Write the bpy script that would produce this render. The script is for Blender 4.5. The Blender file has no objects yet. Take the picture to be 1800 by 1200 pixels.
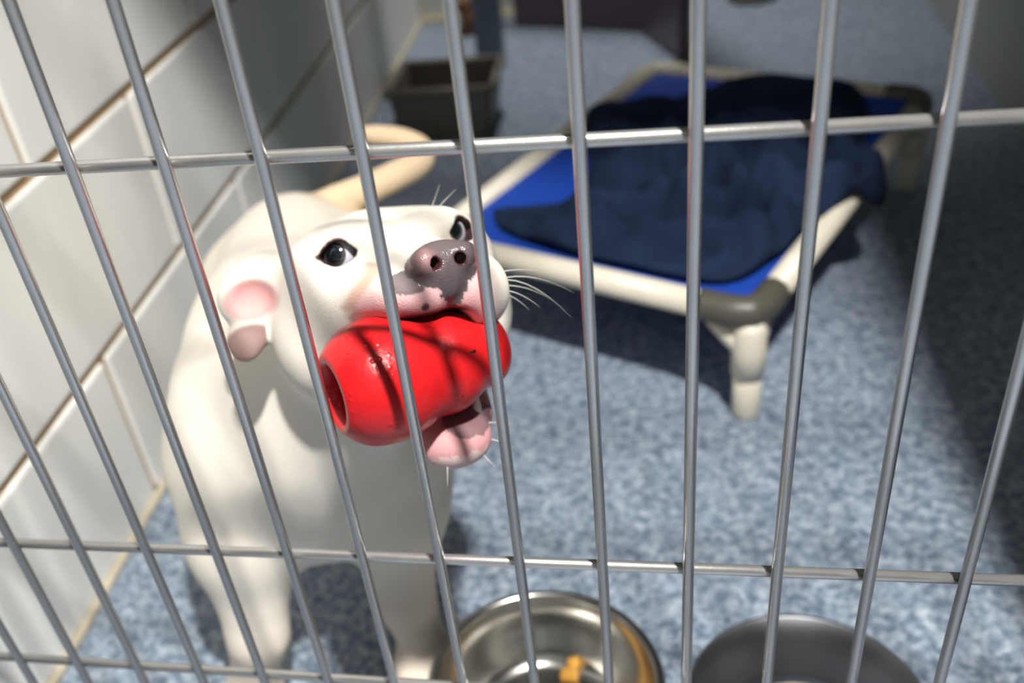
import bpy, bmesh, math, random
import numpy as np
from mathutils import Vector, Matrix

# ------------------------------------------------------------------ camera, world, lights
sc = bpy.context.scene
COL = sc.collection
random.seed(4)

cam_d = bpy.data.cameras.new('camera')
cam = bpy.data.objects.new('camera', cam_d)
COL.objects.link(cam)
R_ = (0.976777426767315, 0.1704821813099754, -0.12977551546272123)
D_ = (-0.0024692776409155626, -0.596704066201541, -0.8024575752315377)
F_ = (-0.21424229560419292, 0.784142897203271, -0.5824260944874516)
CAM = (0.28577, -0.41686, 0.8)
cam.matrix_world = Matrix(((R_[0], -D_[0], -F_[0], CAM[0]),
                           (R_[1], -D_[1], -F_[1], CAM[1]),
                           (R_[2], -D_[2], -F_[2], CAM[2]),
                           (0, 0, 0, 1)))
cam_d.sensor_width = 36.0
cam_d.lens = 1749.38 / 1800 * 36
cam_d.shift_x = (900 - 781.88) / 1800
cam_d.shift_y = (664.46 - 600) / 1800
cam_d.clip_start = 0.02
cam_d.clip_end = 50
cam_d.dof.use_dof = True
cam_d.dof.focus_distance = 0.535
cam_d.dof.aperture_fstop = 4.6
sc.camera = cam

sc.view_settings.view_transform = 'Standard'
sc.view_settings.look = 'None'
sc.view_settings.gamma = 1.0
sc.view_settings.use_curve_mapping = False
sc.view_settings.exposure = 0.0

world = bpy.data.worlds.new('world')
sc.world = world
world.use_nodes = True
world.node_tree.nodes['Background'].inputs[0].default_value = (0.97, 0.98, 1.0, 1)
world.node_tree.nodes['Background'].inputs[1].default_value = 0.03

ld = bpy.data.lights.new('corridor_lamp', 'AREA')
ld.shape = 'DISK'
ld.size = 0.11
ld.energy = 114
ld.color = (1.0, 0.975, 0.935)
lamp = bpy.data.objects.new('corridor_lamp', ld)
COL.objects.link(lamp)
LPOS = Vector((0.69, -0.62, 2.5))
lamp.location = LPOS
lamp.rotation_euler = (Vector((0.15, 0.35, 0.2)) - LPOS).to_track_quat('-Z', 'Y').to_euler()

# lamp in the passage behind the kennel
pd = bpy.data.lights.new('passage_lamp', 'SPOT')
pd.shadow_soft_size = 0.12
pd.spot_size = math.radians(56)
pd.spot_blend = 1.0
pd.energy = 140
pd.color = (1.0, 0.97, 0.92)
plamp = bpy.data.objects.new('passage_lamp', pd)
COL.objects.link(plamp)
plamp.location = (0.16, 2.12, 2.15)

# ------------------------------------------------------------------ helpers
def lin(c):
    return tuple(((v / 255) / 12.92 if v / 255 <= 0.04045 else ((v / 255 + 0.055) / 1.055) ** 2.4) for v in c)

def newmat(name):
    m = bpy.data.materials.new(name)
    m.use_nodes = True
    nt = m.node_tree
    return m, nt, nt.nodes['Principled BSDF']

def mat(name, col, rough=0.5, metal=0.0, var=0.06, scale=30.0, bump=0.0, bscale=200.0, spec=0.5, stretch=None):
    m, nt, b = newmat(name)
    N, L = nt.nodes, nt.links
    b.inputs['Roughness'].default_value = rough
    b.inputs['Metallic'].default_value = metal
    b.inputs['Specular IOR Level'].default_value = spec
    tc = N.new('ShaderNodeTexCoord')
    src = tc.outputs['Object']
    if stretch:
        mp = N.new('ShaderNodeMapping')
        mp.inputs['Scale'].default_value = stretch
        L.new(src, mp.inputs['Vector'])
        src = mp.outputs['Vector']
    nz = N.new('ShaderNodeTexNoise')
    nz.inputs['Scale'].default_value = scale
    nz.inputs['Detail'].default_value = 5
    L.new(src, nz.inputs['Vector'])
    mx = N.new('ShaderNodeMix')
    mx.data_type = 'RGBA'
    a = tuple(max(0, v * (1 - var)) for v in col) + (1,)
    c = tuple(min(1, v * (1 + var)) for v in col) + (1,)
    mx.inputs[6].default_value = a
    mx.inputs[7].default_value = c
    L.new(nz.outputs['Fac'], mx.inputs[0])
    L.new(mx.outputs[2], b.inputs['Base Color'])
    if bump > 0:
        n2 = N.new('ShaderNodeTexNoise')
        n2.inputs['Scale'].default_value = bscale
        n2.inputs['Detail'].default_value = 4
        L.new(src, n2.inputs['Vector'])
        bp = N.new('ShaderNodeBump')
        bp.inputs['Strength'].default_value = bump
        bp.inputs['Distance'].default_value = 0.002
        L.new(n2.outputs['Fac'], bp.inputs['Height'])
        L.new(bp.outputs['Normal'], b.inputs['Normal'])
    return m

def obj(name, me, m=None, parent=None, smooth=False):
    if isinstance(me, bmesh.types.BMesh):
        bm = me
        bmesh.ops.recalc_face_normals(bm, faces=bm.faces)
        me = bpy.data.meshes.new(name)
        bm.to_mesh(me)
        bm.free()
    o = bpy.data.objects.new(name, me)
    COL.objects.link(o)
    if m is not None and not me.materials:
        me.materials.append(m)
    if parent is not None:
        o.parent = parent
    if smooth:
        me.polygons.foreach_set('use_smooth', [True] * len(me.polygons))
    return o

def empty(name, loc=(0, 0, 0), rotz=0.0):
    o = bpy.data.objects.new(name, None)
    o.empty_display_size = 0.05
    o.location = loc
    o.rotation_euler = (0, 0, rotz)
    COL.objects.link(o)
    return o

def tag(o, label=None, cat=None, group=None, kind=None):
    if label: o['label'] = label
    if cat: o['category'] = cat
    if group: o['group'] = group
    if kind: o['kind'] = kind
    return o

def add_box(bm, lo, hi, bev=0.0, seg=2):
    r = bmesh.ops.create_cube(bm, size=1.0)
    vs = r['verts']
    c = [(lo[i] + hi[i]) / 2 for i in range(3)]
    s = [hi[i] - lo[i] for i in range(3)]
    for v in vs:
        v.co = Vector((v.co[i] * s[i] + c[i] for i in range(3)))
    if bev > 0:
        es = list({e for v in vs for e in v.link_edges})
        bmesh.ops.bevel(bm, geom=es, offset=bev, segments=seg, affect='EDGES', profile=0.5)

def box(lo, hi, bev=0.0, seg=2):
    bm = bmesh.new()
    add_box(bm, lo, hi, bev, seg)
    return bm

def add_tube(bm, pts, rad, n=16, cap=True, flat=1.0):
    """swept tube along pts (list of 3-vectors) with radius (scalar or list)"""
    pts = [Vector(p) for p in pts]
    if not hasattr(rad, '__len__'):
        rad = [rad] * len(pts)
    rings = []
    up = None
    for i, p in enumerate(pts):
        t = (pts[min(i + 1, len(pts) - 1)] - pts[max(i - 1, 0)]).normalized()
        if up is None:
            up = t.orthogonal().normalized()
        up = (up - t * up.dot(t)).normalized()
        s = t.cross(up)
        rings.append([bm.verts.new(p + (up * math.cos(a) + s * math.sin(a) * flat) * rad[i])
                      for a in (2 * math.pi * k / n for k in range(n))])
    for a, b in zip(rings, rings[1:]):
        for k in range(n):
            bm.faces.new((a[k], a[(k + 1) % n], b[(k + 1) % n], b[k]))
    if cap:
        bm.faces.new(rings[0][::-1])
        bm.faces.new(rings[-1])

def tube(pts, rad, n=16, **k):
    bm = bmesh.new()
    add_tube(bm, pts, rad, n, **k)
    return bm

def lathe(prof, n=64, close=False):
    """prof: (r, z) list"""
    bm = bmesh.new()
    rings = []
    for r, z in prof:
        if r < 1e-6:
            rings.append([bm.verts.new((0, 0, z))])
        else:
            rings.append([bm.verts.new((r * math.cos(2 * math.pi * k / n), r * math.sin(2 * math.pi * k / n), z)) for k in range(n)])
    prs = list(zip(rings, rings[1:]))
    if close: prs.append((rings[-1], rings[0]))
    for a, b in prs:
        for k in range(n):
            k2 = (k + 1) % n
            if len(a) == 1 and len(b) == 1: continue
            if len(a) == 1: bm.faces.new((a[0], b[k], b[k2]))
            elif len(b) == 1: bm.faces.new((a[k], a[k2], b[0]))
            else: bm.faces.new((a[k], a[k2], b[k2], b[k]))
    return bm

def bez(p, n):
    """Catmull-Rom through p"""
    p = [Vector(q) for q in p]
    q = [p[0] * 2 - p[1]] + p + [p[-1] * 2 - p[-2]]
    out = []
    for i in range(1, len(q) - 2):
        for k in range(n):
            t = k / n
            a, b, c, d = q[i - 1], q[i], q[i + 1], q[i + 2]
            out.append(0.5 * ((2 * b) + (c - a) * t + (2 * a - 5 * b + 4 * c - d) * t * t + (3 * b - a - 3 * c + d) * t ** 3))
    out.append(p[-1])
    return out

# ------------------------------------------------------------------ materials
M = {}
M['block'] = mat('painted_block', lin((240, 240, 236)), 0.5, var=0.05, scale=9, bump=0.15, bscale=260)
M['mortar'] = mat('beige_mortar', lin((178, 150, 112)), 0.85, var=0.18, scale=40, bump=0.4, bscale=300)
M['sealant'] = mat('beige_sealant', lin((196, 186, 164)), 0.7, var=0.12, scale=30)
M['wall_grey'] = mat('grey_wall_paint', lin((170, 172, 168)), 0.6, var=0.04, scale=6)
M['wall_dark'] = mat('corridor_paint', lin((96, 98, 100)), 0.7, var=0.04, scale=6)
M['wall_white'] = mat('white_wall_paint', lin((225, 224, 216)), 0.6, var=0.03, scale=6)
M['steel_bar'] = mat('galvanised_steel', lin((200, 198, 195)), 0.29, 0.8, var=0.14, scale=60, bump=0.06, bscale=400, stretch=(1, 1, 0.35))
M['bowl_steel'] = mat('polished_steel', lin((200, 198, 192)), 0.2, 1.0, var=0.08, scale=14)
M['bowl_brushed'] = mat('brushed_steel', lin((120, 120, 124)), 0.42, 1.0, var=0.10, scale=10, stretch=(1, 1, 20))
M['pvc'] = mat('cream_pvc', lin((226, 218, 200)), 0.38, var=0.03, scale=12)
M['elbow'] = mat('dark_grey_plastic', lin((84, 80, 72)), 0.42, var=0.08, scale=40, bump=0.05)
M['bed_blue'] = mat('blue_vinyl_mesh', lin((8, 64, 168)), 0.7, var=0.10, scale=500, bump=0.3, bscale=900)
M['navy'] = mat('navy_fleece', lin((31, 43, 67)), 0.95, var=0.4, scale=28, bump=0.8, bscale=420, spec=0.1)
M['crate'] = mat('taupe_plastic', lin((108, 103, 95)), 0.5, var=0.06, scale=20)
M['plum'] = mat('plum_door_paint', lin((92, 76, 84)), 0.3, var=0.05, scale=8)
M['post'] = mat('blue_grey_metal', lin((112, 124, 134)), 0.4, 0.3, var=0.06, scale=20)
M['chew'] = mat('brown_chew', lin((108, 66, 36)), 0.6, var=0.3, scale=60, bump=0.5)
M['cream'] = mat('cream_plastic', lin((222, 206, 168)), 0.5, var=0.04)
M['kibble'] = mat('orange_kibble', lin((205, 150, 60)), 0.7, var=0.25, scale=300, bump=0.6, bscale=500)
M['rubber_ring'] = mat('tan_rubber', lin((150, 138, 118)), 0.5, var=0.06)

# speckled vinyl floor
def floor_mat():
    m, nt, b = newmat('speckled_blue_vinyl')
    N, L = nt.nodes, nt.links
    tc = N.new('ShaderNodeTexCoord')
    nz = N.new('ShaderNodeTexNoise')
    nz.inputs['Scale'].default_value = 95
    nz.inputs['Detail'].default_value = 3.0
    nz.inputs['Roughness'].default_value = 0.62
    nz.inputs['Distortion'].default_value = 0.6
    L.new(tc.outputs['Object'], nz.inputs['Vector'])
    cr = N.new('ShaderNodeValToRGB')
    e = cr.color_ramp.elements
    e[0].position, e[0].color = 0.30, lin((84, 98, 116)) + (1,)
    e[1].position, e[1].color = 0.74, lin((192, 200, 208)) + (1,)
    for pos, c in ((0.40, (106, 121, 140)), (0.50, (134, 148, 163)), (0.60, (158, 169, 182))):
        q = cr.color_ramp.elements.new(pos)
        q.color = lin(c) + (1,)
    L.new(nz.outputs['Fac'], cr.inputs['Fac'])
    vo = N.new('ShaderNodeTexVoronoi')
    vo.inputs['Scale'].default_value = 130
    L.new(tc.outputs['Object'], vo.inputs['Vector'])
    sep = N.new('ShaderNodeSeparateColor')
    L.new(vo.outputs['Color'], sep.inputs[0])
    gt = N.new('ShaderNodeMath'); gt.operation = 'GREATER_THAN'; gt.inputs[1].default_value = 0.86
    L.new(sep.outputs[0], gt.inputs[0])
    ml = N.new('ShaderNodeMath'); ml.operation = 'MULTIPLY'; ml.inputs[1].default_value = 0.03
    L.new(gt.outputs[0], ml.inputs[0])
    mx = N.new('ShaderNodeMix'); mx.data_type = 'RGBA'
    L.new(ml.outputs[0], mx.inputs[0])
    L.new(cr.outputs[0], mx.inputs[6])
    mx.inputs[7].default_value = lin((196, 196, 204)) + (1,)
    gt2 = N.new('ShaderNodeMath'); gt2.operation = 'LESS_THAN'; gt2.inputs[1].default_value = 0.12
    L.new(sep.outputs[1], gt2.inputs[0])
    ml2 = N.new('ShaderNodeMath'); ml2.operation = 'MULTIPLY'; ml2.inputs[1].default_value = 0.4
    L.new(gt2.outputs[0], ml2.inputs[0])
    mx2 = N.new('ShaderNodeMix'); mx2.data_type = 'RGBA'
    L.new(ml2.outputs[0], mx2.inputs[0])
    L.new(mx.outputs[2], mx2.inputs[6])
    mx2.inputs[7].default_value = lin((66, 84, 112)) + (1,)
    L.new(mx2.outputs[2], b.inputs['Base Color'])
    b.inputs['Roughness'].default_value = 0.42
    b.inputs['Specular IOR Level'].default_value = 0.4
    return m
M['floor'] = floor_mat()

# ------------------------------------------------------------------ setting
tag(obj('floor', box((-1.2, -1.6, -0.05), (1.6, 3.0, 0.0)), M['floor']), kind='structure')

# left wall of painted blocks
WA = 0.01337
wl = tag(obj('wall_left', box((-0.14, -0.02, 0.0), (-0.006, 2.36, 2.2)), M['mortar']), kind='structure')
wl.location = (-0.3303, 0, 0)
wl.rotation_euler = (0, 0, WA)
BH, BL, JT, JV = 0.2205, 0.468, 0.0115, 0.009
brick_cache = {}
def brick(y0, y1, z0, z1):
    key = (round(y1 - y0, 4), round(z1 - z0, 4))
    if key not in brick_cache:
        bm = box((-0.10, -key[0] / 2, -key[1] / 2), (0.0, key[0] / 2, key[1] / 2), 0.004, 2)
        o = obj('brick', bm, M['block'], wl)
        brick_cache[key] = o
    else:
        o = brick_cache[key].copy()
        COL.objects.link(o)
    o.location = (random.uniform(-0.0006, 0.0006), (y0 + y1) / 2, (z0 + z1) / 2)
for r in range(10):
    z0 = -0.004 + r * BH
    z1 = z0 + BH - JT
    if z0 < 0.002: z0 = 0.004
    off = 0.421 if r % 2 == 0 else 0.656
    edges = [off + BL * k for k in range(-2, 6)]
    for a, b in zip(edges, edges[1:]):
        y0, y1 = max(a + JV / 2, -0.02), min(b - JV / 2, 2.355)
        if y1 - y0 > 0.03:
            brick(y0, y1, z0, z1)
bb = tag(obj('baseboard_left', tube([(0.003, -0.02, 0.003), (0.003, 2.33, 0.003)], 0.0055, 10), M['sealant']), kind='structure')
bb.location = wl.location
bb.rotation_euler = wl.rotation_euler

tag(obj('wall_right', box((0.897, -0.02, 0), (1.0, 2.8, 2.2)), M['wall_grey']), kind='structure')
tag(obj('wall_back', box((-0.5, 2.75, 0), (1.0, 2.85, 2.2)), M['wall_grey']), kind='structure')
tag(obj('wall_passage', box((-0.5, 2.30, 0), (-0.10, 2.38, 2.2)), M['wall_white']), kind='structure')
tag(obj('baseboard_passage', box((-0.36, 2.29, 0), (-0.10, 2.30, 0.012), 0.003), M['cream']), kind='structure')
tag(obj('wall_corridor', box((-1.2, -1.6, 0), (1.6, -1.5, 2.75)), M['wall_dark']), kind='structure')
tag(obj('ceiling', box((-1.2, -1.6, 2.7), (1.6, 0.06, 2.75)), M['wall_dark']), kind='structure')
# header panel above the gate; unseen jamb added to shade the right floor
tag(obj('wall_front', box((-0.46, 0.01, 1.6), (1.0, 0.06, 2.7)), M['wall_white']), kind='structure')
tag(obj('added_jamb', box((0.635, 0.005, 0), (0.9, 0.045, 1.6)), M['wall_dark']), kind='structure')

# plum door at the back, with its post
dr = tag(empty('door_1', (0.24, 2.09, 0)), kind='structure')
def panel(name, a, b, h, th, m, parent):
    a, b = Vector(a), Vector(b)
    d = (b - a); ln = d.length
    o = obj(name, box((0, -th / 2, 0.004), (ln, th / 2, h), 0.003), m, parent)
    o.location = (a.x - parent.location.x, a.y - parent.location.y, 0)
    o.rotation_euler = (0, 0, math.atan2(d.y, d.x))
    return o
panel('door_leaf', (-0.085, 2.21, 0), (0.24, 2.09, 0), 1.0, 0.03, M['plum'], dr)
panel('side_leaf', (0.245, 2.085, 0), (0.335, 1.85, 0), 1.0, 0.03, M['plum'], dr)
tag(obj('trim_2', box((-0.150, 1.93, 0), (-0.086, 1.98, 1.9), 0.005), M['post']), kind='structure')

# ------------------------------------------------------------------ kennel gate
PIT, BR = 0.05, 0.0033
gate = tag(empty('kennel_gate', (0.1, 0, 0)), 'galvanised steel gate of upright bars and cross rails in front of the dog', 'gate')
def bar_mesh(z0, z1):
    bm = bmesh.new()
    add_tube(bm, [(0, 0, z0), (0, 0, z1)], BR, 20)
    return bm
b0 = None
for i in range(-6, 13):
    if b0 is None:
        b0 = obj('bar', bar_mesh(0.012, 1.597), M['steel_bar'], gate, True)
        o = b0
    else:
        o = b0.copy(); COL.objects.link(o)
    o.location = (i * PIT - 0.1, 0, 0)
r0 = None
for z in (0.0265, 0.086, 0.2149, 0.3440, 0.6181, 0.892, 1.166, 1.44, 1.585):
    if r0 is None:
        bm = bmesh.new()
        add_tube(bm, [(-0.321 - 0.1, 0, 0), (0.632 - 0.1, 0, 0)], 0.0034, 20)
        r0 = obj('cross_rail', bm, M['steel_bar'], gate, True)
        o = r0
    else:
        o = r0.copy(); COL.objects.link(o)
    o.location = (0, 0.0062, z)

# ------------------------------------------------------------------ raised bed
BZ = 0.15
FLc, FRc, BLc, BRc = Vector((-0.028, 0.779, BZ)), Vector((0.388, 0.575, BZ)), Vector((0.269, 1.385, BZ)), Vector((0.685, 1.181, BZ))
bed = tag(empty('raised_dog_bed', (0.34, 0.985, 0)), 'raised pet bed with cream plastic pipe frame and blue sling', 'pet bed')
PR = 0.0165
def rel(p): return Vector(p) - bed.location
def pipe(name, a, b, r=PR, m='pvc'):
    o = obj(name, tube([rel(a), rel(b)], r, 28), M[m], bed, True)
    return o
for a_, b_ in ((FLc, FRc), (FRc, BRc), (BRc, BLc), (BLc, FLc)):
    d_ = (b_ - a_).normalized() * 0.034
    pipe('frame_pipe', a_ + d_, b_ - d_)
def corner(c, n1, n2, dark):
    d1, d2 = (n1 - c).normalized(), (n2 - c).normalized()
    inn = (d1 + d2).normalized()
    # curved elbow sleeve round the corner
    pts = [c + d1 * 0.066, c + d1 * 0.045, c + d1 * 0.026 + d2 * 0.001, c + d1 * 0.011 + d2 * 0.007, c + d1 * 0.007 + d2 * 0.011, c + d2 * 0.026 + d1 * 0.001, c + d2 * 0.045, c + d2 * 0.058]
    pp_ = bez(pts, 4)
    o = obj('elbow_fitting', tube([rel(p) for p in pp_], PR * 1.16, 28), M['elbow' if dark else 'pvc'], bed, True)
    # leg with its socket, gussets running up to the two pipes
    lx = c + inn * 0.010
    obj('leg', tube([rel((lx.x, lx.y, z)) for z in (0.0015, 0.005, 0.08)], [PR * 0.9, PR * 1.0, PR * 1.0], 28), M['pvc'], bed, True)
    obj('leg_socket', tube([rel((lx.x, lx.y, z)) for z in (0.064, 0.0655, 0.10, 0.128, 0.138)], [PR * 1.05, PR * 1.2, PR * 1.24, PR * 1.15, PR * 0.9], 28), M['pvc'], bed, True)
    for d in (d1, d2):
        obj('gusset', tube([rel(lx + d * s_ + Vector((0, 0, zz - BZ))) for s_, zz in ((0.0, 0.098), (0.020, 0.112), (0.048, 0.130))], [PR * 1.0, PR * 0.9, PR * 0.6], 20), M['pvc'], bed, True)
corner(FRc, FLc, BRc, True)
corner(BRc, FRc, BLc, True)
corner(FLc, FRc, BLc, False)
corner(BLc, FLc, BRc, False)
# sling
bm = bmesh.new()
NS = 24
ins = 0.006
g = [[None] * (NS + 1) for _ in range(NS + 1)]
for i in range(NS + 1):
    for j in range(NS + 1):
        u, v = i / NS, j / NS
        p = (FLc * (1 - u) + FRc * u) * (1 - v) + (BLc * (1 - u) + BRc * u) * v
        sag = 0.004 - 0.016 * (math.sin(math.pi * u) * math.sin(math.pi * v)) ** 0.7
        g[i][j] = bm.verts.new(rel(p) + Vector((0, 0, sag)))
for i in range(NS):
    for j in range(NS):
        if (i in (0, NS - 1)) and (j in (0, NS - 1)): continue
        bm.faces.new((g[i][j], g[i + 1][j], g[i + 1][j + 1], g[i][j + 1]))
sl = obj('sling', bm, M['bed_blue'], bed, True)
sd = sl.modifiers.new('solid', 'SOLIDIFY'); sd.thickness = 0.003; sd.offset = 0
tag(sl, 'bright blue sling fabric')

# blanket: crumpled fleece over the sling
def noise2(x, y, s, seed=0):
    from mathutils import noise
    return noise.noise(Vector((x * s, y * s, seed * 7.3)))
BP = [[0.050, 0.848], [0.070, 0.792], [0.145, 0.728], [0.248, 0.672], [0.322, 0.640], [0.374, 0.640], [0.428, 0.696], [0.487, 0.780], [0.548, 0.845], [0.582, 0.900], [0.570, 0.985], [0.592, 1.193], [0.519, 1.256], [0.413, 1.289], [0.3, 1.223], [0.172, 1.177], [0.178, 0.985], [0.172, 0.88], [0.140, 0.842], [0.092, 0.862]]
def blanket():
    ring = [Vector((p[0], p[1], 0)) for p in BP]
    q = ring + [ring[0]]
    pts = bez(q, 8)[:-1]
    c = Vector((0.36, 0.93, 0))
    NR = 46
    bm = bmesh.new()
    rows = []
    for k in range(NR + 1):
        t = k / NR
        row = []
        for p in pts:
            w = c.lerp(p, t)
            x, y = w.x, w.y
            u = ((w - FLc).to_2d()).dot((FRc - FLc).to_2d()) / (FRc - FLc).to_2d().length_squared
            v = ((w - FLc).to_2d()).dot((BLc - FLc).to_2d()) / (BLc - FLc).to_2d().length_squared
            sag = 0.0
            if 0 < u < 1 and 0 < v < 1:
                sag = -0.016 * (math.sin(math.pi * u) * math.sin(math.pi * v)) ** 0.7
            wx = x + 0.03 * noise2(x, y, 8, 5); wy = y + 0.03 * noise2(x, y, 8, 6)
            hk = 1.0 - 0.45 * min(1.0, max(0.0, (y - 0.95) / 0.2))
            f = (1 - abs(noise2(wx * 0.6 + 0.3 * wy, wy * 1.2, 9, 1)) * 3.4) * 0.058 + (1 - abs(noise2(wx, wy, 22, 2)) * 3) * 0.018 + noise2(x, y, 60, 3) * 0.0015
            ridge = 0.018 * math.exp(-((y - 0.76 - 0.25 * (x - 0.2) + 0.02 * math.sin(30 * x)) / 0.03) ** 2) + 0.008 * math.exp(-((y - 1.16 + 0.1 * (x - 0.3)) / 0.06) ** 2) * math.exp(-((x - 0.38) / 0.2) ** 2)
            edge = 1 - t ** 10
            near_rail = max(0, 0.016 * math.exp(-min(u, 1 - u) / 0.05) if 0 < min(u, 1 - u) else 0.016)
            near_rail = max(near_rail, 0.016 * math.exp(-min(v, 1 - v) / 0.05) if 0 < min(v, 1 - v) else 0.016)
            drop = max(0.0, u - 1.04) * 1.6
            z = BZ + 0.0095 + sag + near_rail * 0.75 + max(0.0, f * hk + ridge) * (0.12 + 0.88 * edge) - drop
            row.append((x, y, z))
        rows.append(row)
    V = [[None] * len(pts) for _ in rows]
    c0 = bm.verts.new(rows[0][0])
    for k in range(1, NR + 1):
        for j in range(len(pts)):
            V[k][j] = bm.verts.new(rows[k][j])
    n = len(pts)
    for j in range(n):
        bm.faces.new((c0, V[1][j], V[1][(j + 1) % n]))
        for k in range(1, NR):
            bm.faces.new((V[k][j], V[k + 1][j], V[k + 1][(j + 1) % n], V[k][(j + 1) % n]))
    return bm
bk = obj('blanket', blanket(), M['navy'], None, True)
sd = bk.modifiers.new('solid', 'SOLIDIFY'); sd.thickness = 0.004; sd.offset = 0
tag(bk, 'crumpled navy blue fleece blanket spread over the pet bed', 'blanket')

# ------------------------------------------------------------------ bowls
def rolled_bowl(r, h, base, m):
    P = [(0, 0.003), (base - 0.012, 0.003), (base, 0.006)]
    for k in range(1, 10):
        t = k / 9
        P.append((base + (r - 0.006 - base) * math.sin(t * math.pi / 2) ** 1.15, 0.006 + (h - 0.006) * t))
    # rolled lip
    for k in range(0, 9):
        a = math.pi - k / 8 * 1.5 * math.pi
        P.append((r - 0.001 + 0.005 * math.cos(a), h + 0.0005 + 0.005 * math.sin(a)))
    for k in range(8, 0, -1):
        t = k / 9
        P.append((base + (r - 0.006 - base) * math.sin(t * math.pi / 2) ** 1.15 + 0.0015, 0.005 + (h - 0.006) * t - 0.001))
    P += [(base + 0.002, 0.0035), (base - 0.01, 0.0008), (0, 0.0008)]
    return lathe(P, 96)
bowl = tag(obj('food_bowl', rolled_bowl(0.101, 0.062, 0.068, 'bowl_steel'), M['bowl_steel'], None, True),
           'shiny stainless steel bowl with rolled rim and a few kibbles inside', 'bowl')
bowl.location = (0.183, 0.126, 0.0)

def ring_bowl():
    P = [(0.064, 0.004), (0.070, 0.018), (0.084, 0.046), (0.0955, 0.060), (0.098, 0.0615), (0.0985, 0.0595),
         (0.091, 0.044), (0.086, 0.016), (0.090, 0.001), (0.066, 0.001)]
    return lathe(P, 96, close=True)
rb = tag(empty('water_bowl', (0.402, 0.119, 0)), 'dull brushed steel bowl with a tan inner ring on the floor', 'bowl')
obj('body', ring_bowl(), M['bowl_brushed'], rb, True)
bm = lathe([(0.0575 + 0.0035 * math.cos(a), 0.012 + 0.0035 * math.sin(a)) for a in [2 * math.pi * k / 10 for k in range(10)]], 80, close=True)
tag(obj('inner_ring', bm, M['rubber_ring'], rb, True), 'tan inner ring')

def pebble(r, seed):
    bm = bmesh.new()
    bmesh.ops.create_icosphere(bm, subdivisions=2, radius=r)
    rr = random.Random(seed)
    ph = [rr.uniform(0, 6) for _ in range(6)]
    for v in bm.verts:
        d = v.co.normalized()
        v.co *= 1 + 0.13 * math.sin(5 * d.x + ph[0]) + 0.1 * math.sin(6 * d.y + ph[1]) + 0.08 * math.sin(7 * d.z + ph[2])
        v.co.z *= 0.7
    return bm
kib = [((0.198, 0.176, 0.0035), 'pale orange kibble at the middle of the shiny bowl', 0.0085, 'kibbles in the shiny bowl'),
       ((0.2015, 0.188, 0.006), 'darker orange kibble just behind the pale one in the bowl', 0.007, 'kibbles in the shiny bowl'),
       ((0.021, 0.336, 0.0), 'orange kibble crumb on the floor behind the foreleg', 0.009, None)]
for k, ((x, y, z), lab, r, gr) in enumerate(kib):
    o = tag(obj('kibble', pebble(r, k), M['kibble'], None, True), lab, 'kibble', gr)
    o.location = (x, y, z + r * 0.62)

# ------------------------------------------------------------------ things at the back
def crate():
    root = tag(empty('plastic_crate', (-0.150, 1.56, 0)), 'taupe plastic tub standing on the floor against the block wall', 'crate')
    # tapered open tub: outer width w, depth d, height h
    def taper(bm, x0, x1, y0, y1, z0, z1, f):
        vs = []
        for z, k in ((z0, f), (z1, 1.0)):
            for x, y in ((x0, y0), (x1, y0), (x1, y1), (x0, y1)):
                vs.append(bm.verts.new((x * k, y * k, z)))
        for a in ((0, 1, 5, 4), (1, 2, 6, 5), (2, 3, 7, 6), (3, 0, 4, 7), (3, 2, 1, 0), (4, 5, 6, 7)):
            bm.faces.new([vs[q] for q in a])
    W, D, H, T = 0.105, 0.085, 0.105, 0.008
    def wall(name, pts_b, pts_t):
        bm = bmesh.new()
        vb = [bm.verts.new((x, y, 0.004)) for x, y in pts_b]
        vt = [bm.verts.new((x, y, H)) for x, y in pts_t]
        n = 4
        bm.faces.new(vb[::-1]); bm.faces.new(vt)
        for k in range(n):
            bm.faces.new((vb[k], vb[(k + 1) % n], vt[(k + 1) % n], vt[k]))
        return bm
    f = 0.88
    def quad(a, b, c, d): return [(p[0] * W, p[1] * D) for p in (a, b, c, d)]
    t = 0.07
    S = {'front_wall': ((-1, -1), (1, -1), (1, -1 + t), (-1, -1 + t)),
         'rear_wall': ((-1, 1 - t), (1, 1 - t), (1, 1), (-1, 1)),
         'end_wall': ((-1, -1), (-1 + t, -1), (-1 + t, 1), (-1, 1)),
         'end_wall.b': ((1 - t, -1), (1, -1), (1, 1), (1 - t, 1))}
    for nme, q in S.items():
        top = [(a * W, b * D) for a, b in q]
        bot = [(a * W * f, b * D * f) for a, b in q]
        obj(nme.split('.')[0], wall(nme, bot, top), M['crate'], root)
    obj('bottom', box((-W * f, -D * f, 0.003), (W * f, D * f, 0.012)), M['crate'], root)
    bm = bmesh.new()
    for a, b in (((-1, -1), (1, -1)), ((1, -1), (1, 1)), ((1, 1), (-1, 1)), ((-1, 1), (-1, -1))):
        add_tube(bm, [(a[0] * W * 1.02, a[1] * D * 1.02, H), (b[0] * W * 1.02, b[1] * D * 1.02, H)], 0.009, 12)
    obj('rim', bm, M['crate'], root, True)
    return root
crate()

bm = bmesh.new()
add_tube(bm, bez([(0, 0, 0.004), (0.012, 0, 0.03), (0.006, 0.005, 0.06), (-0.006, 0, 0.085)], 4), [0.016 + 0.006 * abs(math.cos(k * 0.6)) for k in range(13)], 14)
o = tag(obj('chew_stick', bm, M['chew'], None, True), 'brown knobbly chew standing by the white wall at the back', 'chew toy')
o.location = (-0.215, 2.16, 0)
o = tag(obj('small_dish', lathe([(0, 0.002), (0.045, 0.002), (0.062, 0.03), (0.064, 0.032), (0.06, 0.032), (0.043, 0.006), (0, 0.005)], 48), M['cream'], None, True),
        'cream dish on the floor far behind the bed', 'dish')
o.location = (0.505, 2.275, 0)

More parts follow.
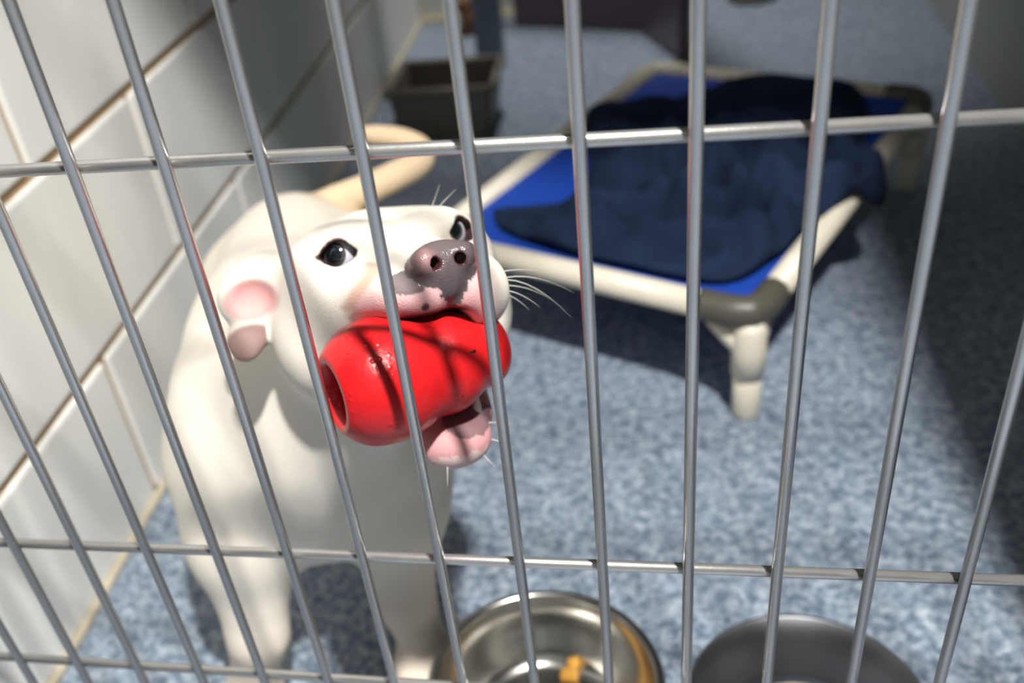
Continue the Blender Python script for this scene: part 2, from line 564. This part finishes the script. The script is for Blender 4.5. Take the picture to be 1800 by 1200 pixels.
# ------------------------------------------------------------------ the dog: one continuous surface from a distance field
HA = np.array([[-0.843399, 0.517044, -0.146094], [-0.525352, -0.736597, 0.425947], [0.112621, 0.435994, 0.892875]])
HO = np.array([0.113637, 0.151521, 0.488953])
HS = 0.00108
def hw(l): return HA @ (np.array(l, float) * HS) + HO         # head-local (x dog's right, y snout, z up) -> world

def axis(lo, hi, flo, fhi, fine, coarse):
    a = np.arange(flo, fhi + 1e-9, fine)
    l, s, x = [], fine, flo
    while x > lo:
        s = min(coarse, s * 1.25); x -= s; l.append(x)
    r, s, x = [], fine, a[-1]
    while x < hi:
        s = min(coarse, s * 1.25); x += s; r.append(x)
    return np.array(l[::-1] + list(a) + r)

FINE, COARSE = 0.00135, 0.0055
AX = axis(-0.26, 0.23, -0.005, 0.205, FINE, COARSE)
AY = axis(0.00, 0.76, 0.035, 0.225, FINE, COARSE)
AZ = axis(-0.012, 0.56, 0.335, 0.530, FINE, COARSE)
DF = np.full((len(AX), len(AY), len(AZ)), 0.2, np.float32)

def block(lo, hi):
    s = []
    for a, l, h in zip((AX, AY, AZ), lo, hi):
        i0 = max(0, np.searchsorted(a, l) - 1); i1 = min(len(a), np.searchsorted(a, h) + 1)
        s.append(slice(i0, i1))
    return tuple(s)
def pts(s):
    return (AX[s[0]][:, None, None].astype(np.float32), AY[s[1]][None, :, None].astype(np.float32), AZ[s[2]][None, None, :].astype(np.float32))
def blend(s, d, k, sub=False):
    a = DF[s]
    if sub:
        d = -d
        h = np.clip(0.5 - 0.5 * (d - a) / k, 0, 1) if k > 0 else None
        DF[s] = (a * h + d * (1 - h) + k * h * (1 - h)) if k > 0 else np.maximum(a, d)
    else:
        h = np.clip(0.5 + 0.5 * (a - d) / k, 0, 1)
        DF[s] = a * (1 - h) + d * h - k * h * (1 - h)
def capsule(a, b, ra, rb, k=0.02, sub=False):
    a, b = np.array(a, float), np.array(b, float)
    mg = max(ra, rb) + max(k, 0.012)
    s = block(np.minimum(a, b) - mg, np.maximum(a, b) + mg)
    X, Y, Z = pts(s)
    ab = b - a
    t = np.clip(((X - a[0]) * ab[0] + (Y - a[1]) * ab[1] + (Z - a[2]) * ab[2]) / (ab @ ab), 0, 1)
    d = np.sqrt((X - a[0] - t * ab[0]) ** 2 + (Y - a[1] - t * ab[1]) ** 2 + (Z - a[2] - t * ab[2]) ** 2) - (ra + t * (rb - ra))
    blend(s, d, k, sub)
def ellip(c, r, rot=None, k=0.02, sub=False):
    """rot: 3x3, columns = the ellipsoid's axes in world"""
    c, r = np.array(c, float), np.array(r, float)
    rot = np.eye(3) if rot is None else rot
    e = np.sqrt(((rot * r) ** 2).sum(1)) + max(k, 0.012)
    s = block(c - e, c + e)
    X, Y, Z = pts(s)
    X, Y, Z = X - c[0], Y - c[1], Z - c[2]
    q = [X * rot[0, i] + Y * rot[1, i] + Z * rot[2, i] for i in range(3)]
    k0 = np.sqrt(sum((q[i] / r[i]) ** 2 for i in range(3)))
    k1 = np.sqrt(sum((q[i] / r[i] ** 2) ** 2 for i in range(3))) + 1e-6
    blend(s, k0 * (k0 - 1) / k1, k, sub)
def euler(x, y, z):
    return np.array(Matrix.Rotation(z, 3, 'Z') @ Matrix.Rotation(y, 3, 'Y') @ Matrix.Rotation(x, 3, 'X'))
def hel(c, r, k=10, rot=None, sub=False):
    ellip(hw(c), np.array(r) * HS, HA if rot is None else HA @ rot, k * HS, sub)
def hcap(a, b, ra, rb, k=10, sub=False):
    capsule(hw(a), hw(b), ra * HS, rb * HS, k * HS, sub)

# trunk
BRot = euler(0, 0, math.atan2(0.26, 1.0))
ellip((-0.075, 0.335, 0.272), (0.098, 0.20, 0.100), BRot @ euler(-0.06, 0, 0), 0.03)          # rib cage
ellip((-0.115, 0.50, 0.262), (0.085, 0.12, 0.086), BRot, 0.04)                                  # loin, rump
ellip((-0.020, 0.212, 0.236), (0.088, 0.076, 0.108), euler(0.2, 0, 0.2), 0.035)                 # fore chest
capsule((-0.018, 0.235, 0.315), hw((0, -62, -32)), 0.084, 0.062, 0.04)                          # neck
capsule((0.0, 0.19, 0.28), hw((0, -45, -60)), 0.06, 0.042, 0.03)                                # throat
# shoulders
ellip((-0.094, 0.230, 0.270), (0.050, 0.070, 0.088), euler(0.25, 0.12, 0.25), 0.03)
ellip((0.055, 0.270, 0.262), (0.046, 0.068, 0.088), euler(0.25, -0.12, 0.25), 0.03)
# forelegs: upper arm, forearm, wrist, pastern, paw with toes
for sh, el, wr, pa in (((-0.086, 0.190, 0.255), (-0.083, 0.168, 0.190), (-0.079, 0.132, 0.100), (-0.098, 0.128, 0.034)),
                       ((0.048, 0.235, 0.245), (0.044, 0.222, 0.185), (0.047, 0.190, 0.095), (0.062, 0.178, 0.034))):
    capsule(sh, el, 0.054, 0.050, 0.03)
    capsule(el, wr, 0.047, 0.027, 0.02)
    capsule(wr, pa, 0.026, 0.023, 0.015)
    ellip((pa[0], pa[1] - 0.014, 0.024), (0.031, 0.036, 0.022), None, 0.015)
    for dx, dy in ((-0.021, -0.030), (-0.008, -0.042), (0.008, -0.042), (0.021, -0.030)):
        ellip((pa[0] + dx, pa[1] + dy, 0.015), (0.0095, 0.016, 0.0125), None, 0.006)
# hind legs: thigh, shank, hock, metatarsus, paw
for sx in (-1, 1):
    hx, hy = -0.118 + 0.062 * sx, 0.535 + 0.012 * sx
    hip, kn, hk, pt = (hx, hy, 0.235), (hx + 0.012 * sx, hy - 0.05, 0.165), (hx + 0.012 * sx, hy + 0.055, 0.10), (hx + 0.012 * sx, hy + 0.035, 0.026)
    capsule(hip, kn, 0.066, 0.045, 0.03)
    capsule(kn, hk, 0.042, 0.022, 0.02)
    capsule(hk, pt, 0.021, 0.021, 0.012)
    ellip((pt[0], pt[1] - 0.02, 0.020), (0.027, 0.042, 0.020), None, 0.012)
# tail
TAIL = bez([(-0.118, 0.555, 0.295), (-0.089, 0.572, 0.312), (-0.052, 0.602, 0.315), (-0.017, 0.632, 0.319), (0.004, 0.66, 0.321), (0.001, 0.68, 0.329), (-0.026, 0.69, 0.339), (-0.064, 0.69, 0.346)], 3)
for i in range(len(TAIL) - 1):
    t0, t1 = i / (len(TAIL) - 1), (i + 1) / (len(TAIL) - 1)
    capsule(TAIL[i], TAIL[i + 1], 0.019 - 0.008 * t0, 0.019 - 0.008 * t1, 0.006)

# head
hel((0, -42, -24), (66, 58, 42), 16)                       # cranium
for s in (1, -1):
    hel((33 * s, -40, -4), (32, 36, 23), 14)               # temple
    hel((24 * s, -8, 6), (21, 24, 13), 12)                 # brow
    hel((46 * s, -14, -18), (18, 28, 22), 14)              # cheekbone
    hel((49 * s, -46, -50), (33, 40, 44), 18)              # cheek muscle
    hel((37 * s, 2, -38), (17, 30, 22), 14)                # cheek in front of the mouth corner
hel((0, 6, -12), (24, 36, 20), 14)                         # stop
hel((0, 36, -19), (29, 50, 20), 12)                        # bridge
hel((23, 54, -26), (20, 28, 16), 8)                        # right flew, pushed up by the toy
hel((34, 18, -27), (17, 38, 18), 12)
hel((-24, 52, -33), (19, 29, 23), 8)                       # left flew, hanging
hel((-34, 18, -36), (17, 38, 22), 12)
hel((10, 70, -29), (14, 13, 11), 6)                        # front of the lips
hel((-11, 69, -31), (14, 13, 13), 6)
hcap((-2, 96, -47), (-6, 20, -55), 8, 14, 4, sub=True)        # hollow under the front lip
hcap((28, -45, -66), (14, 36, -107), 24, 13, 12)           # mandible
hcap((-28, -45, -66), (-14, 36, -107), 24, 13, 12)
hcap((0, -45, -70), (0, 34, -114), 28, 13, 12)
hel((2, 46, -119), (22, 17, 16), 8)                        # chin
# nose
hel((0, 75, -13), (19.5, 12, 12.5), 4)
hel((11, 81, -11), (8.5, 7.5, 8), 3)
hel((-11, 81, -11), (8.5, 7.5, 8), 3)
hel((0, 80, -22), (8, 7, 10), 4)
for s in (1, -1):
    hcap((5.5 * s, 92, -11), (9 * s, 80, -13), 2.6, 3.6, 1.5, sub=True)          # nostril
    hcap((10 * s, 91, -18), (19 * s, 82, -19.5), 1.3, 1.6, 1.5, sub=True)        # nostril slit
hcap((0, 89.5, -14), (0, 85, -40), 0.9, 1.0, 2, sub=True)                          # philtrum

# eyelids and sockets
EYES = []
for s in (1, -1):
    c = np.array((34.0 * s, -6.5, 0.0)); a = np.array((0.42 * s, 0.88, 0.10)); a /= np.linalg.norm(a)
    u = np.cross(a, (0, 0, 1.0)); u /= np.linalg.norm(u)
    if u[0] < 0: u = -u
    v = np.cross(u, a) if np.cross(u, a)[2] > 0 else np.cross(a, u)
    EYES.append((c, a, u, v))
    hel(c, (14.6, 14.6, 14.0), 7)
    mg = 22 * HS
    w0 = hw(c)
    sl_ = block(w0 - mg, w0 + mg)
    X, Y, Z = pts(sl_)
    P = np.stack(np.broadcast_arrays(X - HO[0], Y - HO[1], Z - HO[2]), -1) @ HA / HS - c
    pu, pv, pa = P @ u, P @ v, P @ a
    hh = 7.8 * np.clip(1 - (np.abs(pu) / 12.6) ** 2.0, 0, 1)
    d = np.maximum(np.abs(pv) - hh, np.abs(pu) - 12.6) * 0.8
    d = np.maximum(d, 4.0 - pa) * HS
    blend(sl_, d.astype(np.float32), 1.2 * HS, sub=True)

# ears: folded-back flaps
def ear():
    hel((74, -60, -14), (24, 15, 26), 12, euler(0, 0, -0.25))
    hel((91, -57, -17), (19, 10, 19), 8, euler(0, 0.35, -0.25))
    hel((92, -56, -38), (18, 6.5, 12), 5, euler(0.25, 0.35, -0.2))
    hel((98, -55, -47), (10, 5, 9), 5, euler(0.25, 0.35, -0.2))
    hel((90, -45, -16), (14, 8, 12), 3.5, euler(0, 0.35, -0.25), sub=True)
ear()
hel((-62, -88, -16), (15, 24, 18), 10)                     # other ear, folded flat against the neck

def surface_nets(D):
    S = D < 0
    c = np.zeros(tuple(n - 1 for n in D.shape), np.uint8)
    for i in (0, 1):
        for j in (0, 1):
            for k in (0, 1):
                c += S[i:S.shape[0] - 1 + i, j:S.shape[1] - 1 + j, k:S.shape[2] - 1 + k]
    act = np.argwhere((c > 0) & (c < 8))
    idx = np.full(c.shape, -1, np.int32)
    idx[act[:, 0], act[:, 1], act[:, 2]] = np.arange(len(act))
    acc = np.zeros((len(act), 3)); cnt = np.zeros(len(act))
    G = [AX, AY, AZ]
    corners = [(i, j, k) for i in (0, 1) for j in (0, 1) for k in (0, 1)]
    val = {cn: D[act[:, 0] + cn[0], act[:, 1] + cn[1], act[:, 2] + cn[2]].astype(float) for cn in corners}
    for cn in corners:
        for ax in range(3):
            if cn[ax] == 1: continue
            c2 = list(cn); c2[ax] = 1; c2 = tuple(c2)
            a, b = val[cn], val[c2]
            m = (a < 0) != (b < 0)
            t = np.where(m, a / np.where(m, a - b, 1), 0)
            for q in range(3):
                p = G[q][act[:, q] + cn[q]]
                if q == ax:
                    p = p + t * (G[q][act[:, q] + 1] - G[q][act[:, q]])
                acc[:, q] += np.where(m, p, 0)
            cnt += m
    V = acc / cnt[:, None]
    faces = []
    for ax in range(3):
        o1, o2 = (ax + 1) % 3, (ax + 2) % 3
        sl0 = [slice(1, -1)] * 3; sl1 = [slice(1, -1)] * 3
        sl0[ax] = slice(0, -1); sl1[ax] = slice(1, None)
        a, b = S[tuple(sl0)], S[tuple(sl1)]
        e = np.argwhere(a != b)
        if not len(e): continue
        fl = a[e[:, 0], e[:, 1], e[:, 2]]
        e = e + 1; e[:, ax] -= 1
        def cell(d1, d2):
            q = e.copy(); q[:, o1] += d1; q[:, o2] += d2
            return idx[q[:, 0], q[:, 1], q[:, 2]]
        f = np.stack([cell(-1, -1), cell(0, -1), cell(0, 0), cell(-1, 0)], 1)
        f[~fl] = f[~fl][:, ::-1]
        faces.append(f)
    F = np.concatenate(faces)
    return V, F[(F >= 0).all(1)]
DV, DFa = surface_nets(DF)
del DF

# ---- coat and skin colours per point
def vert_normals(V, F):
    n = np.cross(V[F[:, 2]] - V[F[:, 0]], V[F[:, 3]] - V[F[:, 1]])
    vn = np.zeros_like(V)
    for k in range(4): np.add.at(vn, F[:, k], n)
    return vn / (np.linalg.norm(vn, axis=1, keepdims=True) + 1e-12)
VN = vert_normals(DV, DFa)
HL = (DV - HO) @ HA / HS
HN = VN @ HA
hx, hy, hz = HL.T
rs = np.random.RandomState(3)
def sm(x, a, b):
    t = np.clip((x - a) / (b - a), 0, 1); return t * t * (3 - 2 * t)
def wob(P, s, seed):
    r = np.random.RandomState(seed); o = np.zeros(len(P))
    for _ in range(6):
        d = r.normal(size=3); d /= np.linalg.norm(d)
        o += np.sin(P @ d * s * r.uniform(0.6, 1.8) + r.uniform(0, 6.3))
    return o / 6
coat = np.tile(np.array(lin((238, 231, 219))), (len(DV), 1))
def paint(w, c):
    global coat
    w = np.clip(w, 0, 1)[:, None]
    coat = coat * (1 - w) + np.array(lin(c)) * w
inhead = (hy > -95) & (hz > -160) & (np.abs(hx) < 125)
# tail and rump cream
tl = np.array([tuple(p) for p in TAIL])
td = np.min(np.linalg.norm(DV[:, None, :] - tl[None, ::2, :], axis=2), axis=1) if len(DV) < 400000 else np.full(len(DV), 9)
paint(sm(-td, -0.045, -0.022) * 0.95, (222, 184, 132))
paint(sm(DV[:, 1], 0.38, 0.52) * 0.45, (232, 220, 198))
paint(sm(-DV[:, 2], -0.16, -0.05) * 0.45, (206, 184, 162))  # brownish shade painted into the lower legs
# pink skin of the muzzle and lips
wn = wob(HL, 0.35, 5)
mz = inhead * sm(hy + 4 * wn, 36, 62) * sm(-hz, 12, 26) * sm(hx, -34, -16)
paint(mz * 0.85 * (hz > -70), (214, 164, 166))
paint(inhead * (hz > -70) * sm(hy, 30, 56) * sm(hx, -30, -12) * sm(-hz + 3 * wn, 26, 36) * 0.5, (198, 138, 140))
# nose leather, philtrum patch, mottled edge
w2 = 0.6 * wob(HL, 0.9, 8) + 0.6 * wob(HL, 2.2, 9)
nose = inhead * (((hx / 22.5) ** 2 + ((hy - 80) / 17) ** 2 + ((hz + 12.5) / 15) ** 2) < 1 + 0.12 * w2)
phil = inhead * (hy > 66) * (hz < -14) * (hz > -39) * (np.abs(hx + 1.5) < 17 - 0.60 * (-hz - 14) + 3.6 * w2)
side = inhead * (hy > 52) * (((hx - 22) / 10) ** 2 + ((hz + 20) / 6.5) ** 2 < 1 + 0.5 * w2)
paint(np.maximum(np.maximum(nose, phil), side * 0.85), (86, 77, 80))
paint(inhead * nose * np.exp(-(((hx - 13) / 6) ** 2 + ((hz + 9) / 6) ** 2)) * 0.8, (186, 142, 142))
for s in (1, -1):
    dn = np.sqrt((hx - 7.4 * s) ** 2 + (hz + 12.2) ** 2)
    paint(inhead * (hy > 74) * (hy < 87.5) * (dn < 4.2) * 0.9, (62, 16, 20))
# mole
ml = hw((0, 0, 0))
paint(inhead * (hy > 50) * sm(-np.sqrt((hx - 15.5) ** 2 + (hz + 34.5) ** 2), -2.6, -1.6) * (hz > -50), (84, 66, 68))
# underside of the lips and mouth
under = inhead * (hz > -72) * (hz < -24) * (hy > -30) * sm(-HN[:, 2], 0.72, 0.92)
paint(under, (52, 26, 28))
jt = inhead * (hz < -62) * (hy > -35) * sm(HN[:, 2], 0.45, 0.75)
paint(jt, (96, 56, 60))
inner = inhead * (np.abs(hx) < 34) * (hy > -40) * (hy < 30) * (hz < -40) * (hz > -90) * sm(HN[:, 1], 0.2, 0.6)
paint(inner, (60, 24, 26))
chn = inhead * (hz < -96) * sm(hy + 3 * wn, 28, 42) * (hz > -135)
paint(chn * 0.9, (204, 142, 146))
gp = inhead * (hz < -94) * (hy > 34) * (((hx + 7 + 3 * w2) / 17) ** 2 + ((hz + 106) / 10) ** 2 < 1 + 0.5 * w2)
paint(gp * 0.85, (108, 84, 90))
paint(inhead * (hz < -124 + 3 * w2) * (hz > -150) * (hy > 20) * 0.7, (226, 206, 200))
# eye rims
for c, a, u, v in EYES:
    P = HL - c
    pu, pv, pa = P @ u, P @ v, P @ a
    hh = 7.8 * np.clip(1 - (np.abs(pu) / 12.6) ** 2.0, 0, 1)
    d = np.maximum(np.abs(pv) - hh, np.abs(pu) - 12.6)
    near = inhead * (pa > 2) * (np.linalg.norm(P, axis=1) < 20)
    paint(near * sm(-d, -7, -1.5) * 0.35, (206, 160, 150))
    paint(near * sm(-d, -2.4, -1.2), (58, 38, 38))
# tear line
tcv = np.array([tuple(p) for p in bez([(28.4, -7.9, 0), (39.0, -15.3, 0), (44.5, -21.0, 0), (48.5, -28.6, 0)], 8)])[:, :2]
sel = np.where(inhead & (hy > 20) & (hy < 66) & (hx > 5) & (hz < 2))[0]
tdm = np.full(len(DV), 99.0)
tdm[sel] = np.min(np.linalg.norm(np.stack([hx, hz], 1)[sel][:, None, :] - tcv[None], axis=2), axis=1)
paint(sm(-tdm, -3.2, -0.6) * 0.6, (196, 142, 108))
# pink inner ear; brown on the lower flap paints in the fold's shade
for s in (1,):
    e1 = ((hx - 90 * s) / 17) ** 2 + ((hz + 17) / 14) ** 2
    paint(inhead * (hy < -30) * (hy > -75) * sm(-e1, -1.2, -0.6) * sm(HN[:, 1], -0.1, 0.3), (218, 164, 160))
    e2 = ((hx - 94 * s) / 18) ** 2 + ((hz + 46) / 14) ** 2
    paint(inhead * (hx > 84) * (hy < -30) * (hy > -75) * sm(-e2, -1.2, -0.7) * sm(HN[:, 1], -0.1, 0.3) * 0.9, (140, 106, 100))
# faint skin mottling through the short coat
paint(sm(wob(DV, 55, 11), 0.25, 0.6) * 0.10, (205, 182, 172))

me = bpy.data.meshes.new('dog')
me.from_pydata([], [], [])
me.vertices.add(len(DV)); me.vertices.foreach_set('co', DV.astype(np.float32).ravel())
me.loops.add(len(DFa) * 4); me.loops.foreach_set('vertex_index', DFa.astype(np.int32).ravel())
me.polygons.add(len(DFa))
me.polygons.foreach_set('loop_start', np.arange(0, len(DFa) * 4, 4, dtype=np.int32))
me.polygons.foreach_set('use_smooth', np.ones(len(DFa), bool))
me.update(calc_edges=True)
me.validate()
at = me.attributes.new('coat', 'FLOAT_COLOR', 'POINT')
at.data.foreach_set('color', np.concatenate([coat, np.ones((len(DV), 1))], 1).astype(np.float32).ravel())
wet = np.clip(np.maximum(np.maximum(nose, phil), jt), 0, 1)
aw = me.attributes.new('wet', 'FLOAT', 'POINT')
aw.data.foreach_set('value', wet.astype(np.float32))

def dog_mat():
    m, nt, b = newmat('short_white_coat')
    N, L = nt.nodes, nt.links
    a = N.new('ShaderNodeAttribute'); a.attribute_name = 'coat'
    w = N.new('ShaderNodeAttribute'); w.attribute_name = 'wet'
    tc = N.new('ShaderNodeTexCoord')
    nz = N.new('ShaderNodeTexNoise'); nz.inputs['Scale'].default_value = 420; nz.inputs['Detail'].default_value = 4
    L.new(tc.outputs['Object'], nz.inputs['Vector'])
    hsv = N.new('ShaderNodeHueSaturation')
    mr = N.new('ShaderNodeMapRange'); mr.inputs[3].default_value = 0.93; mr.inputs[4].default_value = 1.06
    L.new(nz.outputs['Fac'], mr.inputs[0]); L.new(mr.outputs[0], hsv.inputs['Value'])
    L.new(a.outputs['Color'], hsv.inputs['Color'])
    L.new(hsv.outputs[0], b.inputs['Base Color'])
    r = N.new('ShaderNodeMapRange'); r.inputs[3].default_value = 0.72; r.inputs[4].default_value = 0.24
    L.new(w.outputs['Fac'], r.inputs[0]); L.new(r.outputs[0], b.inputs['Roughness'])
    b.inputs['Specular IOR Level'].default_value = 0.35
    b.inputs['Subsurface Weight'].default_value = 0.12
    b.inputs['Subsurface Radius'].default_value = (0.006, 0.003, 0.002)
    b.inputs['Subsurface Scale'].default_value = 1.0
    vo = N.new('ShaderNodeTexVoronoi'); vo.inputs['Scale'].default_value = 900
    L.new(tc.outputs['Object'], vo.inputs['Vector'])
    bp = N.new('ShaderNodeBump'); bp.inputs['Distance'].default_value = 0.0006; bp.inputs['Strength'].default_value = 0.35
    L.new(vo.outputs['Distance'], bp.inputs['Height']); L.new(bp.outputs['Normal'], b.inputs['Normal'])
    return m
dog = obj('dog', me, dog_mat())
tag(dog, 'white short-haired dog behind the bars holding a red toy in its mouth', 'dog')

# eyes
def eye_mats():
    m, nt, b = newmat('eyeball')
    N, L = nt.nodes, nt.links
    tc = N.new('ShaderNodeTexCoord')
    sp = N.new('ShaderNodeSeparateXYZ'); L.new(tc.outputs['Object'], sp.inputs[0])
    # polar distance from the gaze axis (+Z of the eyeball)
    x2 = N.new('ShaderNodeMath'); x2.operation = 'MULTIPLY'; L.new(sp.outputs[0], x2.inputs[0]); L.new(sp.outputs[0], x2.inputs[1])
    y2 = N.new('ShaderNodeMath'); y2.operation = 'MULTIPLY_ADD'; L.new(sp.outputs[1], y2.inputs[0]); L.new(sp.outputs[1], y2.inputs[1]); L.new(x2.outputs[0], y2.inputs[2])
    rt = N.new('ShaderNodeMath'); rt.operation = 'SQRT'; L.new(y2.outputs[0], rt.inputs[0])
    dv = N.new('ShaderNodeMath'); dv.operation = 'DIVIDE'; L.new(rt.outputs[0], dv.inputs[0]); dv.inputs[1].default_value = 11.6 * HS
    cr = N.new('ShaderNodeValToRGB')
    e = cr.color_ramp.elements
    e[0].position, e[0].color = 0.0, (0.004, 0.006, 0.009, 1)
    e[1].position, e[1].color = 1.0, lin((214, 214, 224)) + (1,)
    for p, c in ((0.42, (10, 16, 22)), (0.47, (46, 48, 50)), (0.57, (78, 76, 72)), (0.62, (30, 28, 30)), (0.66, (206, 206, 216))):
        q = e.new(p); q.color = lin(c) + (1,)
    L.new(dv.outputs[0], cr.inputs[0]); L.new(cr.outputs[0], b.inputs['Base Color'])
    b.inputs['Roughness'].default_value = 0.08
    b.inputs['Coat Weight'].default_value = 0.6
    return m
EM = eye_mats()
for (c, a, u, v), gz in zip(EYES, ((1.05, 1.0, 0.20), (0.1, 1.0, 0.3))):
    bm = bmesh.new()
    bmesh.ops.create_uvsphere(bm, u_segments=40, v_segments=28, radius=11.6 * HS)
    for vv in bm.verts:                      # corneal bulge round the gaze axis
        th = vv.co.angle(Vector((0, 0, 1)))
        if th < 0.72: vv.co *= 1 + 0.075 * math.cos(th / 0.72 * math.pi / 2) ** 2
    o = obj('eye', bm, EM, dog, True)
    o.location = Vector(hw(c + a * 1.2))
    d = Vector(HA @ (np.array(gz) + a * 0.25))
    o.rotation_euler = d.to_track_quat('Z', 'Y').to_euler()
dog.children[0]['label'] = 'dark eye with a white corner showing'

# teeth
M['tooth'] = mat('tooth_enamel', lin((232, 224, 208)), 0.25, var=0.05)
def tooth(base, tip, r):
    b, t = np.array(base, float), np.array(tip, float)
    P = [hw(b + (t - b) * s) for s in (0, 0.4, 0.75, 1.0)]
    obj('tooth', tube(P, [r * HS * k for k in (1, 0.85, 0.5, 0.1)], 12), M['tooth'], dog, True)
tooth((-14, 46, -108), (-15, 50, -93), 3.4)
tooth((13, 46, -108), (14, 50, -94), 3.4)

# whiskers
M['whisker'] = mat('whisker_hair', lin((232, 228, 220)), 0.5, var=0.02)
def whisker(a, d, ln, droop):
    a, d = np.array(a, float), np.array(d, float)
    d /= np.linalg.norm(d)
    P = [hw(a + d * ln * s + np.array((0, 0, -droop * s * s))) for s in np.linspace(0, 1, 8)]
    obj('whisker', tube(P, [0.00028 * (1 - 0.8 * k / 7) for k in range(8)], 6), M['whisker'], dog, True)
for a, d, ln, dr_ in (((-36, 58, -26), (-1, 0.15, 0.1), 26, 6), ((-37, 54, -30), (-1, 0.2, 0.12), 46, 22), ((-38, 52, -34), (-1, 0.1, 0.0), 32, 14),
                      ((-37, 58, -36), (-1, 0.3, -0.1), 22, 12), ((-38, 52, -38), (-1, 0.1, -0.1), 18, 12), ((-36, 60, -30), (-1, 0.2, 0.0), 40, 30),
                      ((-18, 50, -112), (-1, 0.2, -0.1), 17, 3), ((-18, 50, -122), (-1, 0.2, -0.4), 14, 3), ((-10, 54, -128), (-0.6, 0.2, -1), 12, 0), ((12, 54, -128), (0.3, 0.3, -1), 14, 0),
                      ((-26, -4, 17), (-0.4, 0.4, 0.8), 16, -1), ((-30, -6, 16), (-0.7, 0.5, 0.7), 20, 2)):
    whisker(a, d, ln, dr_)

# ------------------------------------------------------------------ red rubber toy
def toy_mat():
    m = mat('red_rubber', lin((204, 28, 32)), 0.30, var=0.12, scale=60, bump=0.25, bscale=160, spec=0.45)
    N, L = m.node_tree.nodes, m.node_tree.links
    b = N['Principled BSDF']
    old = b.inputs['Normal'].links[0].from_node
    tc = N.new('ShaderNodeTexCoord')
    vo = N.new('ShaderNodeTexVoronoi'); vo.inputs['Scale'].default_value = 190
    L.new(tc.outputs['Object'], vo.inputs['Vector'])
    n3 = N.new('ShaderNodeTexNoise'); n3.inputs['Scale'].default_value = 45
    L.new(tc.outputs['Object'], n3.inputs['Vector'])
    r1 = N.new('ShaderNodeMapRange'); r1.inputs[1].default_value = 0.10; r1.inputs[2].default_value = 0.34; r1.inputs[3].default_value = 1; r1.inputs[4].default_value = 0
    L.new(vo.outputs['Distance'], r1.inputs[0])
    r2 = N.new('ShaderNodeMapRange'); r2.inputs[1].default_value = 0.52; r2.inputs[2].default_value = 0.62
    L.new(n3.outputs['Fac'], r2.inputs[0])
    mu = N.new('ShaderNodeMath'); mu.operation = 'MULTIPLY'
    L.new(r1.outputs[0], mu.inputs[0]); L.new(r2.outputs[0], mu.inputs[1])
    b2 = N.new('ShaderNodeBump'); b2.inputs['Strength'].default_value = 0.35; b2.inputs['Distance'].default_value = 0.0012
    L.new(mu.outputs[0], b2.inputs['Height']); L.new(old.outputs['Normal'], b2.inputs['Normal'])
    L.new(b2.outputs['Normal'], b.inputs['Normal'])
    return m
M['red'] = toy_mat()
KP = [(0, 22.5), (2.5, 25.5), (8, 30.5), (16, 34.5), (26, 36), (36, 35.8), (46, 33.6), (53, 31.0), (57, 30.3), (62, 30.6), (69, 30.8), (77, 28.6), (84, 24.8), (88, 23.2), (92, 22.8), (97, 22.2), (102, 19.5), (106, 14), (108.5, 6), (109, 0)]
kpts = bez([(t * 1.0, r, 0) for t, r in KP], 4)
prof = [(max(0.0, p.y) * HS, p.x * HS) for p in kpts]
prof[-1] = (0.0, prof[-1][1])
inner_p = [(0.0, 40 * HS), (10 * HS, 38 * HS), (14.5 * HS, 26 * HS), (16 * HS, 8 * HS), (17 * HS, 2 * HS), (19.0 * HS, -0.4 * HS)]
toy = obj('rubber_toy', lathe(inner_p + prof, 72), M['red'], None, True)
tag(toy, 'red rubber snowman-shaped chew toy gripped in the dog\'s mouth', 'dog toy')
kx = np.array((-1.0, -0.09, 0.055)); kx /= np.linalg.norm(kx)
kd = Vector(HA @ kx)
toy.rotation_euler = kd.to_track_quat('Z', 'Y').to_euler()
toy.location = Vector(hw((71.0, 60, -73)))
M['slot'] = mat('dark_slot', lin((40, 8, 10)), 0.6)
sb = bmesh.new()
add_tube(sb, [(0, 0, -0.0021), (0.0002, 0, 0.0021)], 0.0008, 10)
so = obj('moulded_slot', sb, M['slot'], toy, True)
tl_ = 75 * HS
tdir = (Vector(CAM) - toy.location).normalized()
tq = toy.rotation_euler.to_matrix()
ld_ = tq.transposed() @ tdir
ld_.z = 0; ld_.normalize()
so.location = ld_ * (29.4 * HS) + Vector((0, 0, tl_))
